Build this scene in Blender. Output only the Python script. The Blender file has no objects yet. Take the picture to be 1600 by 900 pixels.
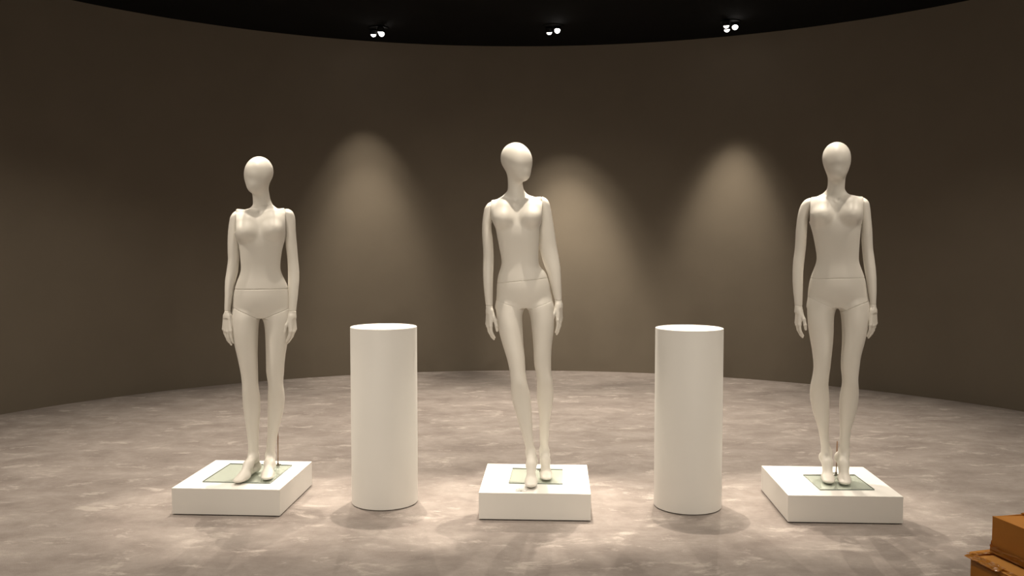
import bpy, bmesh, math, random
import numpy as np
from mathutils import Vector, Matrix, Euler

C = bpy.context.scene.collection
PI = math.pi
R = math.radians

# ------------------------------------------------------------------ camera
cam_data = bpy.data.cameras.new('camera')
cam_data.sensor_width = 36.0
cam_data.lens = 36.0 * 1428.92 / 1600.0
cam_data.clip_start = 0.05
cam = bpy.data.objects.new('camera', cam_data)
cam.location = (0, 0, 1.5)
cam.rotation_euler = (R(90 - 3.12474), 0, 0)
C.objects.link(cam)
bpy.context.scene.camera = cam

# ------------------------------------------------------------------ world, exposure
world = bpy.data.worlds.new('world')
bpy.context.scene.world = world
world.use_nodes = True
bg = world.node_tree.nodes['Background']
bg.inputs['Color'].default_value = (1.0, 0.87, 0.72, 1)
bg.inputs['Strength'].default_value = 0.32
vs = bpy.context.scene.view_settings
vs.view_transform = 'Standard'
vs.look = 'None'
vs.gamma = 1.0
vs.use_curve_mapping = False
vs.exposure = 0.0

ROOM = (0.077, 5.224, 5.0825)          # centre x, y and radius of the round room
CEIL = 3.63
WARM = (1.0, 0.88, 0.73)
WALL_WATT = 205.0                       # wall washing head of each outer cluster
ITEM_WATT = 190.0                       # narrow heads of the clusters above the display
LOW_WATT = 320.0
WIDE_WATT = 30.0
DOWN_WATT = 470.0
FORE_FILL_WATT = 80.0
SIDE_FILL_WATT = 165.0
FRONT_FILL_WATT = 200.0                      # unseen fill spots added above the entrance


# ------------------------------------------------------------------ object helpers
def link(o):
    C.objects.link(o)
    return o


def thing(name, label, cat, loc=(0, 0, 0), rotz=0.0, group=None):
    o = link(bpy.data.objects.new(name, None))
    o.empty_display_size = 0.1
    o.location = loc
    o.rotation_euler = (0, 0, rotz)
    o['label'] = label
    o['category'] = cat
    if group:
        o['group'] = group
    return o


def mesh_obj(name, me, mat, parent=None, label=None, kind=None):
    me.materials.clear()
    me.materials.append(mat)
    o = link(bpy.data.objects.new(name, me))
    if parent is not None:
        o.parent = parent
    if label:
        o['label'] = label
    if kind:
        o['kind'] = kind
    return o


def bm_obj(name, bm, mat, parent=None, label=None, kind=None, smooth=False):
    bmesh.ops.recalc_face_normals(bm, faces=bm.faces)
    me = bpy.data.meshes.new(name)
    bm.to_mesh(me)
    bm.free()
    for p in me.polygons:
        p.use_smooth = smooth
    return mesh_obj(name, me, mat, parent, label, kind)


def bevel_all(bm, w, seg=2):
    bmesh.ops.bevel(bm, geom=list(bm.edges), offset=w, segments=seg, profile=0.5, affect='EDGES', clamp_overlap=True)


def box_bm(x0, x1, y0, y1, z0, z1, bev=0.0, seg=2):
    bm = bmesh.new()
    bmesh.ops.create_cube(bm, size=1)
    for v in bm.verts:
        v.co = Vector((x0 + (v.co.x + .5) * (x1 - x0), y0 + (v.co.y + .5) * (y1 - y0), z0 + (v.co.z + .5) * (z1 - z0)))
    if bev:
        bevel_all(bm, bev, seg)
    return bm


def prism_bm(pts, z0, z1, bev=0.0):
    bm = bmesh.new()
    f = bm.faces.new([bm.verts.new((x, y, z0)) for x, y in pts])
    ext = bmesh.ops.extrude_face_region(bm, geom=[f])
    for v in [g for g in ext['geom'] if isinstance(g, bmesh.types.BMVert)]:
        v.co.z = z1
    bmesh.ops.recalc_face_normals(bm, faces=bm.faces)
    if bev:
        bevel_all(bm, bev, 1)
    return bm


def lathe_bm(profile, n=96, cap=True):
    bm = bmesh.new()
    rings = []
    for r, z in profile:
        if r < 1e-6:
            rings.append([bm.verts.new((0, 0, z))])
        else:
            rings.append([bm.verts.new((r * math.cos(2 * PI * k / n), r * math.sin(2 * PI * k / n), z)) for k in range(n)])
    for a, b in zip(rings[:-1], rings[1:]):
        for k in range(n):
            q = (k + 1) % n
            if len(a) == 1:
                bm.faces.new((a[0], b[k], b[q]))
            elif len(b) == 1:
                bm.faces.new((a[k], a[q], b[0]))
            else:
                bm.faces.new((a[k], a[q], b[q], b[k]))
    return bm


def tube_bm(points, radius, n=10):
    bm = bmesh.new()
    pts = [Vector(p) for p in points]
    rings = []
    for i, p in enumerate(pts):
        d = (pts[min(i + 1, len(pts) - 1)] - pts[max(i - 1, 0)]).normalized()
        a = d.orthogonal().normalized()
        b = d.cross(a)
        rad = radius[i] if isinstance(radius, (list, tuple)) else radius
        rings.append([bm.verts.new(p + rad * (math.cos(2 * PI * k / n) * a + math.sin(2 * PI * k / n) * b)) for k in range(n)])
    for r0, r1 in zip(rings[:-1], rings[1:]):
        for k in range(n):
            q = (k + 1) % n
            bm.faces.new((r0[k], r0[q], r1[q], r1[k]))
    bm.faces.new(rings[0][::-1])
    bm.faces.new(rings[-1])
    return bm


# ------------------------------------------------------------------ materials
def new_mat(name):
    m = bpy.data.materials.new(name)
    m.use_nodes = True
    nt = m.node_tree
    return m, nt, nt.nodes['Principled BSDF']


def node(nt, kind, **kw):
    n = nt.nodes.new(kind)
    for k, v in kw.items():
        if k in n.inputs.keys():
            n.inputs[k].default_value = v
        else:
            setattr(n, k, v)
    return n


def ramp(nt, stops):
    n = nt.nodes.new('ShaderNodeValToRGB')
    e = n.color_ramp.elements
    while len(e) < len(stops):
        e.new(0.5)
    for el, (p, c) in zip(e, stops):
        el.position = p
        el.color = (*c, 1) if len(c) == 3 else c
    return n


def painted(name, col, rough=0.5, spec=0.5, var=0.04, bump=0.02, scale=60.0):
    m, nt, p = new_mat(name)
    tc = node(nt, 'ShaderNodeTexCoord')
    nz = node(nt, 'ShaderNodeTexNoise', Scale=3.0, Detail=5.0)
    nt.links.new(tc.outputs['Object'], nz.inputs['Vector'])
    lo = tuple(c * (1 - var) for c in col)
    hi = tuple(min(1, c * (1 + var)) for c in col)
    rp = ramp(nt, [(0.3, lo), (0.7, hi)])
    nt.links.new(nz.outputs['Fac'], rp.inputs['Fac'])
    nt.links.new(rp.outputs['Color'], p.inputs['Base Color'])
    n2 = node(nt, 'ShaderNodeTexNoise', Scale=scale, Detail=3.0)
    nt.links.new(tc.outputs['Object'], n2.inputs['Vector'])
    bp = node(nt, 'ShaderNodeBump', Strength=bump, Distance=0.01)
    nt.links.new(n2.outputs['Fac'], bp.inputs['Height'])
    nt.links.new(bp.outputs['Normal'], p.inputs['Normal'])
    p.inputs['Roughness'].default_value = rough
    p.inputs['Specular IOR Level'].default_value = spec
    return m


def carpet():
    m, nt, p = new_mat('carpet')
    tc = node(nt, 'ShaderNodeTexCoord')
    mp = node(nt, 'ShaderNodeMapping')
    mp.inputs['Scale'].default_value = (0.75, 1.0, 1.0)
    nt.links.new(tc.outputs['Object'], mp.inputs['Vector'])
    # broad clouds of lighter and darker pile
    n1 = node(nt, 'ShaderNodeTexNoise', Scale=3.0, Detail=10.0, Roughness=0.72, Distortion=0.2)
    nt.links.new(mp.outputs['Vector'], n1.inputs['Vector'])
    r1 = ramp(nt, [(0.33, (0.215, 0.184, 0.168)), (0.50, (0.280, 0.246, 0.226)), (0.60, (0.325, 0.288, 0.265)), (0.70, (0.42, 0.378, 0.348))])
    nt.links.new(n1.outputs['Fac'], r1.inputs['Fac'])
    # pale brushed streaks
    mp2 = node(nt, 'ShaderNodeMapping')
    mp2.inputs['Scale'].default_value = (2.4, 4.6, 1.0)
    mp2.inputs['Rotation'].default_value = (0, 0, R(6))
    nt.links.new(tc.outputs['Object'], mp2.inputs['Vector'])
    n2 = node(nt, 'ShaderNodeTexNoise', Scale=1.3, Detail=9.0, Roughness=0.74, Distortion=0.4)
    nt.links.new(mp2.outputs['Vector'], n2.inputs['Vector'])
    r2 = ramp(nt, [(0.555, (0, 0, 0)), (0.64, (1, 1, 1))])
    nt.links.new(n2.outputs['Fac'], r2.inputs['Fac'])
    mulf = node(nt, 'ShaderNodeMath', operation='MULTIPLY')
    mulf.inputs[1].default_value = 0.62
    nt.links.new(r2.outputs['Color'], mulf.inputs[0])
    mx = node(nt, 'ShaderNodeMix', data_type='RGBA')
    nt.links.new(mulf.outputs[0], mx.inputs['Factor'])
    nt.links.new(r1.outputs['Color'], mx.inputs['A'])
    mx.inputs['B'].default_value = (0.49, 0.442, 0.404, 1)
    nt.links.new(mx.outputs['Result'], p.inputs['Base Color'])
    p.inputs['Roughness'].default_value = 0.95
    p.inputs['Specular IOR Level'].default_value = 0.1
    n3 = node(nt, 'ShaderNodeTexNoise', Scale=160.0, Detail=2.0)
    nt.links.new(tc.outputs['Object'], n3.inputs['Vector'])
    bp = node(nt, 'ShaderNodeBump', Strength=0.35, Distance=0.01)
    nt.links.new(n3.outputs['Fac'], bp.inputs['Height'])
    nt.links.new(bp.outputs['Normal'], p.inputs['Normal'])
    return m


def sheet_glass(name, tint, edge=False):
    m = bpy.data.materials.new(name)
    m.use_nodes = True
    nt = m.node_tree
    nt.nodes.clear()
    out = node(nt, 'ShaderNodeOutputMaterial')
    tr = node(nt, 'ShaderNodeBsdfTransparent')
    tr.inputs['Color'].default_value = (*tint, 1)
    gl = node(nt, 'ShaderNodeBsdfGlossy', Roughness=0.03)
    gl.inputs['Color'].default_value = (0.95, 1.0, 0.97, 1)
    fr = node(nt, 'ShaderNodeFresnel', IOR=1.5)
    mx = node(nt, 'ShaderNodeMixShader')
    # reflection on outer faces only: the sheet does not bend the ray inside it
    geo = node(nt, 'ShaderNodeNewGeometry')
    sub = node(nt, 'ShaderNodeMath', operation='SUBTRACT')
    sub.inputs[0].default_value = 1.0
    nt.links.new(geo.outputs['Backfacing'], sub.inputs[1])
    mul = node(nt, 'ShaderNodeMath', operation='MULTIPLY')
    nt.links.new(fr.outputs[0], mul.inputs[0])
    nt.links.new(sub.outputs[0], mul.inputs[1])
    nt.links.new(mul.outputs[0], mx.inputs[0])
    nt.links.new(tr.outputs[0], mx.inputs[1])
    nt.links.new(gl.outputs[0], mx.inputs[2])
    nt.links.new(mx.outputs[0], out.inputs['Surface'])
    return m


def emitter(name, col, strength):
    m = bpy.data.materials.new(name)
    m.use_nodes = True
    nt = m.node_tree
    nt.nodes.clear()
    out = node(nt, 'ShaderNodeOutputMaterial')
    em = node(nt, 'ShaderNodeEmission', Strength=strength)
    em.inputs['Color'].default_value = (*col, 1)
    nt.links.new(em.outputs[0], out.inputs['Surface'])
    return m


M_CARPET = carpet()
M_WALL = painted('taupe_wall_paint', (0.190, 0.162, 0.124), 0.75, 0.25, 0.03, 0.03, 90)
M_CEIL = painted('black_ceiling_paint', (0.006, 0.006, 0.006), 0.9, 0.1, 0.1, 0.02, 40)
M_PLINTH = painted('white_plinth_paint', (0.78, 0.765, 0.73), 0.55, 0.4, 0.012, 0.01, 120)
M_SKIN = painted('off_white_mannequin_gloss', (0.73, 0.70, 0.64), 0.42, 0.45, 0.01, 0.0, 50)
M_GLASS = sheet_glass('clear_base_glass', (0.905, 0.930, 0.910))
M_GLASS_EDGE = painted('green_glass_edge', (0.19, 0.23, 0.20), 0.2, 0.5, 0.05, 0.0)
M_STEEL = painted('dull_steel', (0.16, 0.145, 0.12), 0.35, 0.6, 0.1, 0.0)
M_STEEL.node_tree.nodes['Principled BSDF'].inputs['Metallic'].default_value = 0.7
M_ROD = painted('brown_rod', (0.16, 0.075, 0.022), 0.4, 0.5, 0.3, 0.02)
M_BLACK = painted('black_fixture_metal', (0.006, 0.006, 0.006), 0.8, 0.15, 0.1, 0.0)
M_LENS = emitter('lit_lens', (1.0, 0.93, 0.86), 12.0)
M_CARD = painted('brown_cardboard', (0.46, 0.185, 0.026), 0.75, 0.3, 0.10, 0.05, 45)
M_CARD_IN = painted('inner_cardboard', (0.54, 0.25, 0.055), 0.8, 0.25, 0.08, 0.04, 45)
M_TAPE = painted('amber_packing_tape', (0.55, 0.24, 0.028), 0.24, 0.6, 0.12, 0.15, 30)
M_FILM = painted('frosted_plastic_film', (0.72, 0.72, 0.70), 0.25, 0.6, 0.05, 0.0)
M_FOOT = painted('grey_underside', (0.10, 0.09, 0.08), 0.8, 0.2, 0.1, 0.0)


# ------------------------------------------------------------------ lamps
def spot(parent, loc, target, watt, angle, blend, soft=0.008, color=WARM):
    ld = bpy.data.lights.new('spot', 'SPOT')
    ld.energy = watt
    ld.color = color
    ld.spot_size = R(angle)
    ld.spot_blend = blend
    ld.shadow_soft_size = soft
    o = link(bpy.data.objects.new('spot', ld))
    o.parent = parent
    o.location = Vector(loc)
    d = Vector(target) - (Vector(loc) + parent.location)
    o.rotation_euler = d.to_track_quat('-Z', 'Y').to_euler()
    return o


def spotlight_cluster(label, at, heads, group):
    """three small round heads sunk in a black plate; heads: (dx, dy, target, watt, angle, blend)"""
    t = thing('ceiling_spotlight', label, 'spotlight', (at[0], at[1], CEIL), 0, group)
    pl = lathe_bm([(0, 0), (0.10, 0), (0.10, -0.006), (0.096, -0.010), (0, -0.010)], 48)
    bm_obj('mounting_plate', pl, M_BLACK, t)
    for dx, dy, target, watt, ang, blend in heads:
        if dx is None:                                  # hot centre of the beam of the first head
            o3 = Vector((heads[0][0], heads[0][1], -0.016))
            d = (Vector(heads[0][2]) - (t.location + o3)).normalized()
            spot(t, o3 + d * 0.085, target, watt, ang, blend)
            continue
        o3 = Vector((dx, dy, -0.016))
        d = (Vector(target) - (t.location + o3)).normalized()
        q = d.to_track_quat('-Z', 'Y')
        hd = lathe_bm([(0.0, 0.0), (0.033, 0.0), (0.036, -0.004), (0.036, -0.044), (0.032, -0.048), (0.0285, -0.044), (0.0285, -0.030), (0.0, -0.030)], 28)
        h = bm_obj('lamp_head', hd, M_BLACK, t, smooth=False)
        h.location = o3
        h.rotation_mode = 'QUATERNION'
        h.rotation_quaternion = q
        ln = lathe_bm([(0, -0.072), (0.010, -0.070), (0.019, -0.064), (0.0255, -0.054), (0.0275, -0.044), (0.0275, -0.032), (0, -0.032)], 28)
        bm_obj('lens', ln, M_LENS, h, smooth=True)
        if watt > 0:
            s = spot(t, o3 + d * 0.085, target, watt, ang, blend)
    return t


def wall_point(az, z):
    return (ROOM[0] + ROOM[2] * math.sin(az), ROOM[1] + ROOM[2] * math.cos(az), z)


# the three clusters seen in the photograph wash the wall behind the display
for cx, cy, label, hs in (
        (-1.352, 9.39, 'left cluster of three lit ceiling spotlights, above the left wall glow', [(-0.055, 0.03), (0.035, -0.09), (0.022, 0.07)]),
        (0.412, 9.31, 'middle pair of lit ceiling spotlights, closest to the centre of the wall', [(-0.042, 0.01), (None, None), (0.043, 0.0)]),
        (2.148, 9.13, 'right cluster of three lit ceiling spotlights, above the right wall glow', [(-0.062, -0.10), (-0.016, 0.07), (0.055, 0.03)])):
    az = math.atan2(cx - ROOM[0], cy - ROOM[1])
    turn = {-1: 0.0, 0: 0.045, 1: -0.035}[round(cx / 1.8)]
    heads = []
    for i, (dx, dy) in enumerate(hs):
        if i == 0:
            heads.append((dx, dy, wall_point(az + turn, 0.42), WALL_WATT * {-1: 0.62, 0: 1.0, 1: 0.44}[round(cx / 1.8)] * 1.05, 51, 1.0))
        elif i == 1:
            heads.append((dx, dy, wall_point(az + turn, 0.30), LOW_WATT * {-1: 0.65, 0: 1.3, 1: 0.8}[round(cx / 1.8)], 40, 1.0))
        else:
            heads.append((dx, dy, (cx * .8, cy - 2.2, 0), DOWN_WATT, 90, 1.0))
    spotlight_cluster(label, (cx, cy), heads, 'ceiling spotlights along the curved wall')

# clusters over the display, outside the frame
for cx, cy, tx, over in ((-1.50, 5.76, -1.50, 'the left mannequin'), (-0.70, 5.76, -0.72, 'the left round column'), (0.14, 5.72, 0.14, 'the middle mannequin'),
                         (0.96, 5.68, 0.98, 'the right round column'), (1.76, 5.66, 1.76, 'the right mannequin')):
    k = 1.0 if cx < 1.5 else 0.75
    if abs(cx + 1.5) < .1:
        k = 0.8
    if abs(cx - .14) < .1:
        k = 1.25
    heads = [(-0.03, 0.02, (tx, 5.02, 0), ITEM_WATT * 1.6 * k, 29, 0.7),
             (0.06, -0.01, (tx, 5.02, 0), ITEM_WATT * .35 * k, 29, 0.7),
             (0.0, -0.06, (tx, 5.2, 0), WIDE_WATT * k, 110, 1.0)]
    spotlight_cluster('ceiling spotlight cluster above ' + over, (cx, cy), heads, 'ceiling spotlights above the plinths')

# fill clusters added out of frame to brighten the floor on both sides
for cx, cy, lab in ((-2.7, 6.5, 'left rear'), (-2.9, 4.5, 'left front'), (2.9, 6.5, 'right rear'), (3.1, 4.5, 'right front')):
    sx = 1 if cx > 0 else -1
    wt = SIDE_FILL_WATT * (1.0 if cx < 0 else 0.55)
    spotlight_cluster('added fill spotlight cluster above the open floor, ' + lab, (cx, cy),
                      [(0, 0, (cx + .2 * sx, cy + .3, 0), wt, 108, 1.0), (0, 0.08, (cx - .5 * sx, cy, 0), wt * .5, 90, 1.0)], 'added fill spotlights above the open floor')

# unseen row added as fill for the free floor in front of the display
for cx, lab in ((-1.7, 'left'), (0.1, 'middle'), (1.9, 'right')):
    spotlight_cluster('added fill spotlight over the floor before the plinths, ' + lab, (cx, 3.2),
                      [(0, 0, (cx, 3.2, 0), FORE_FILL_WATT * (0.7 if cx > 1 else 1.0), 100, 1.0)], 'added fill spotlights before the plinths')

# narrow heads in front of the mannequins, throwing the head's shadow on the chest
for cx, tx, wt, lab in ((-1.20, -1.45, 90.0, 'left'), (0.12, 0.04, 190.0, 'middle'), (1.66, 1.80, 75.0, 'right')):
    spotlight_cluster('single ceiling spotlight aimed at the chest of the ' + lab + ' mannequin', (cx, 4.86),
                      [(0, 0, (tx, 5.02, 0.6), wt, 30, 0.8)], 'ceiling spotlights aimed at the mannequins')

# front fill added behind the camera, lighting the front faces of the display
for cx, lab in ((-3.0, 'far left of the entrance row'), (-1.5, 'left of centre in the entrance row'), (0.0, 'centre of the entrance row'),
                (1.5, 'right of centre in the entrance row'), (3.0, 'far right of the entrance row')):
    spotlight_cluster('added front fill spotlight above the entrance, ' + lab, (cx, -1.0),
                      [(0, 0, (cx * .55, 5.1, 1.0), FRONT_FILL_WATT, 42, 1.0)], 'added front fill spotlights above the entrance')


# ------------------------------------------------------------------ the room
def build_room():
    # floor and ceiling run on beyond the opening in the round wall
    bm = bmesh.new()
    n = 24
    vs_ = [[bm.verts.new((-7 + 14 * i / n, -3 + 15 * j / n, 0)) for j in range(n + 1)] for i in range(n + 1)]
    for i in range(n):
        for j in range(n):
            bm.faces.new((vs_[i][j], vs_[i + 1][j], vs_[i + 1][j + 1], vs_[i][j + 1]))
    bm_obj('floor', bm, M_CARPET, kind='structure')
    bm_obj('ceiling', box_bm(-7, 7, -3, 12, CEIL, CEIL + 0.12), M_CEIL, kind='structure')
    # the curved wall, open towards the camera
    bm = bmesh.new()
    cx, cy, r = ROOM
    n = 256
    a0, a1 = R(-142), R(142)
    prev = None
    for i in range(n + 1):
        a = a0 + (a1 - a0) * i / n
        s, c = math.sin(a), math.cos(a)
        q = [bm.verts.new((cx + rr * s, cy + rr * c, z)) for rr, z in ((r, 0), (r, CEIL), (r + 0.12, CEIL), (r + 0.12, 0))]
        if prev:
            for k in range(4):
                bm.faces.new((prev[k], prev[(k + 1) % 4], q[(k + 1) % 4], q[k]))
        else:
            bm.faces.new(q)
        prev = q
    bm.faces.new(prev[::-1])
    o = bm_obj('wall_back', bm, M_WALL, kind='structure', smooth=True)
    m = o.modifiers.new('split', 'EDGE_SPLIT')
    m.split_angle = R(40)


build_room()


# ------------------------------------------------------------------ plinths and columns
def plinth(label, x, y, rot):
    t = thing('display_plinth', label, 'plinth', (x, y, 0), rot, 'low white plinths under the mannequins')
    bm = box_bm(-0.2975, 0.2975, -0.31375, 0.31375, 0.006, 0.1481, 0.0015, 2)
    bm_obj('plinth_box', bm, M_PLINTH, t)
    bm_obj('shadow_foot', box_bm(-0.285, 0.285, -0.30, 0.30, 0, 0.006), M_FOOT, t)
    return t


plinth('low white square plinth at left, seen with its right side, under the flat-footed mannequin', -1.5286, 5.1824, -0.0592)
plinth('low white square plinth in the middle between the two round columns', 0.135, 5.0959, -0.0484)
plinth('low white square plinth at right, seen with its left side, near the cardboard boxes', 1.7659, 5.0465, -0.0470)


def column(label, x, y):
    t = thing('round_column', label, 'column', (x, y, 0), 0, 'round white display columns')
    r, h = 0.1866, 1.0028
    prof = [(0, 0.004), (r - 0.003, 0.004), (r, 0.007), (r, h - 0.003), (r - 0.001, h - 0.001), (r - 0.003, h), (r - 0.02, h), (0, h)]
    o = bm_obj('column_body', lathe_bm(prof, 128), M_PLINTH, t, smooth=True)
    m = o.modifiers.new('split', 'EDGE_SPLIT')
    m.split_angle = R(35)
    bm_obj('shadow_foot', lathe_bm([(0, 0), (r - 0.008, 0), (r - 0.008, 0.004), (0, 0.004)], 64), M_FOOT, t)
    return t


column('tall round white column between the left and the middle mannequin', -0.7239, 5.1385)
column('tall round white column between the middle and the right mannequin', 0.9849, 5.0602)


# ------------------------------------------------------------------ implicit surfaces
def smin(a, b, k):
    h = np.maximum(k - np.abs(a - b), 0.0) / k
    return np.minimum(a, b) - h * h * k * 0.25


def smooth_table(rows, zs, sig):
    """rows of (z, a, b) resampled on zs and smoothed along z"""
    rows = sorted(rows)
    z = np.array([r[0] for r in rows])
    out = []
    dz = 0.002
    zz = np.arange(zs.min() - 0.1, zs.max() + 0.1, dz)
    n = int(max(1, round(4 * sig / dz)))
    ker = np.exp(-0.5 * (np.arange(-n, n + 1) * dz / sig) ** 2)
    ker /= ker.sum()
    for c in range(1, len(rows[0])):
        v = np.array([r[c] for r in rows])
        # straight continuation past both ends keeps the smoothing unbiased
        s0 = (v[1] - v[0]) / (z[1] - z[0])
        s1 = (v[-1] - v[-2]) / (z[-1] - z[-2])
        f = np.interp(zz, z, v)
        f = np.where(zz < z[0], v[0] + s0 * np.maximum(zz - z[0], -0.03), f)
        f = np.where(zz > z[-1], v[-1] + s1 * np.minimum(zz - z[-1], 0.03), f)
        g = np.convolve(np.pad(f, n, mode='edge'), ker, mode='valid')
        out.append(np.interp(zs, zz, g))
    return out


class Grid:
    def __init__(self, lo, hi, h):
        self.lo, self.h = np.array(lo, float), h
        self.n = [int(math.ceil((b - a) / h)) + 1 for a, b in zip(lo, hi)]
        self.x = (lo[0] + h * np.arange(self.n[0]))[:, None, None].astype(np.float32)
        self.y = (lo[1] + h * np.arange(self.n[1]))[None, :, None].astype(np.float32)
        self.z = (lo[2] + h * np.arange(self.n[2]))[None, None, :].astype(np.float32)

    def norm(self, f):
        gx, gy, gz = np.gradient(f, self.h)
        g = np.sqrt(gx * gx + gy * gy + gz * gz)
        return (f / np.clip(g, 0.35, 4.0)).astype(np.float32)

    def loft(self, edges, depth, sig=0.008, n=2.2, z0=None, z1=None):
        """edges (z, x_left, x_right), depth (z, y_front, y_back)"""
        zs = self.z.ravel().astype(float)
        xl, xr = smooth_table(edges, zs, sig)
        yf, yb = smooth_table(depth, zs, max(sig, 0.014))
        a = np.maximum((xr - xl) / 2, 0.003)
        b = np.maximum((yb - yf) / 2, 0.003)
        cx, cy = (xl + xr) / 2, (yf + yb) / 2
        e = lambda v: v[None, None, :].astype(np.float32)
        u = np.abs((self.x - e(cx)) / e(a)) ** n + np.abs((self.y - e(cy)) / e(b)) ** n
        f = (u ** (1.0 / n) - 1.0) * e(np.minimum(a, b))
        f = self.norm(f)
        if z0 is not None:
            f = np.maximum(f, z0 - self.z)
        if z1 is not None:
            f = np.maximum(f, self.z - z1)
        return f

    def capsule(self, a, b, ra, rb):
        a, b = np.array(a, float), np.array(b, float)
        d = b - a
        L = float(d @ d) + 1e-12
        t = ((self.x - a[0]) * d[0] + (self.y - a[1]) * d[1] + (self.z - a[2]) * d[2]) / L
        t = np.clip(t, 0, 1)
        q = (self.x - a[0] - t * d[0]) ** 2 + (self.y - a[1] - t * d[1]) ** 2 + (self.z - a[2] - t * d[2]) ** 2
        return (np.sqrt(q) - (ra + (rb - ra) * t)).astype(np.float32)

    def ellipsoid(self, c, r, rotz=0.0, tilt=0.0):
        X, Y, Z = self.x - c[0], self.y - c[1], self.z - c[2]
        cr, sr = math.cos(rotz), math.sin(rotz)
        X, Y = X * cr + Y * sr, -X * sr + Y * cr
        if tilt:
            ct, st = math.cos(tilt), math.sin(tilt)
            Y, Z = Y * ct + Z * st, -Y * st + Z * ct
        k0 = np.sqrt((X / r[0]) ** 2 + (Y / r[1]) ** 2 + (Z / r[2]) ** 2) + 1e-6
        k1 = np.sqrt((X / r[0] ** 2) ** 2 + (Y / r[1] ** 2) ** 2 + (Z / r[2] ** 2) ** 2) + 1e-6
        return (k0 * (k0 - 1.0) / k1).astype(np.float32)

    def mesh(self, f, name, smooth=1):
        """naive surface nets"""
        nx, ny, nz = f.shape
        s = f < 0
        acc = np.zeros((nx - 1, ny - 1, nz - 1, 3), np.float32)
        cnt = np.zeros((nx - 1, ny - 1, nz - 1), np.float32)
        cross = []
        for ax in range(3):
            sl0 = [slice(None)] * 3
            sl1 = [slice(None)] * 3
            sl0[ax] = slice(0, -1)
            sl1[ax] = slice(1, None)
            f0, f1 = f[tuple(sl0)], f[tuple(sl1)]
            c = s[tuple(sl0)] != s[tuple(sl1)]
            idx = np.argwhere(c)
            v0, v1 = f0[c], f1[c]
            t = v0 / (v0 - v1)
            p = idx.astype(np.float32)
            p[:, ax] += t
            cross.append((ax, idx, v0 < 0))
            o = [d for d in range(3) if d != ax]
            for da in (0, -1):
                for db in (0, -1):
                    ci = idx.copy()
                    ci[:, o[0]] += da
                    ci[:, o[1]] += db
                    ok = (ci >= 0).all(1) & (ci < np.array(cnt.shape)).all(1)
                    ci, pp = ci[ok], p[ok]
                    flat = np.ravel_multi_index(ci.T, cnt.shape)
                    for d in range(3):
                        acc[..., d] += np.bincount(flat, pp[:, d], cnt.size).reshape(cnt.shape)
                    cnt += np.bincount(flat, None, cnt.size).reshape(cnt.shape)
        used = cnt > 0
        vid = -np.ones(cnt.shape, np.int64)
        vid[used] = np.arange(used.sum())
        verts = acc[used] / cnt[used][:, None]
        quads = []
        for ax, idx, inside in cross:
            o = [d for d in range(3) if d != ax]
            ok = (idx[:, o[0]] > 0) & (idx[:, o[1]] > 0) & (idx[:, o[0]] < f.shape[o[0]] - 1) & (idx[:, o[1]] < f.shape[o[1]] - 1)
            idx, ins = idx[ok], inside[ok]
            q = []
            for da, db in ((-1, -1), (0, -1), (0, 0), (-1, 0)):
                ci = idx.copy()
                ci[:, o[0]] += da
                ci[:, o[1]] += db
                q.append(vid[ci[:, 0], ci[:, 1], ci[:, 2]])
            q = np.stack(q, 1)
            flip = ins if ax != 1 else ~ins
            q[~flip] = q[~flip][:, ::-1]
            quads.append(q)
        quads = np.concatenate(quads)
        quads = quads[(quads >= 0).all(1)]
        verts = verts * self.h + self.lo
        e = np.concatenate([quads[:, [0, 1]], quads[:, [1, 2]], quads[:, [2, 3]], quads[:, [3, 0]]])
        e = np.concatenate([e, e[:, ::-1]])
        nv = len(verts)
        deg = np.maximum(np.bincount(e[:, 0], None, nv), 1)
        for it in range(smooth):
            av = np.stack([np.bincount(e[:, 0], verts[e[:, 1], d], nv) / deg for d in range(3)], 1)
            verts = verts + 0.6 * (av - verts)
        me = bpy.data.meshes.new(name)
        me.vertices.add(nv)
        me.vertices.foreach_set('co', verts.astype(np.float32).ravel())
        me.loops.add(len(quads) * 4)
        me.loops.foreach_set('vertex_index', quads.ravel().astype(np.int32))
        me.polygons.add(len(quads))
        me.polygons.foreach_set('loop_start', (np.arange(len(quads)) * 4).astype(np.int32))
        me.polygons.foreach_set('loop_total', np.full(len(quads), 4, np.int32))
        me.polygons.foreach_set('use_smooth', np.ones(len(quads), bool))
        me.update(calc_edges=True)
        me.validate()
        return me


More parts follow.
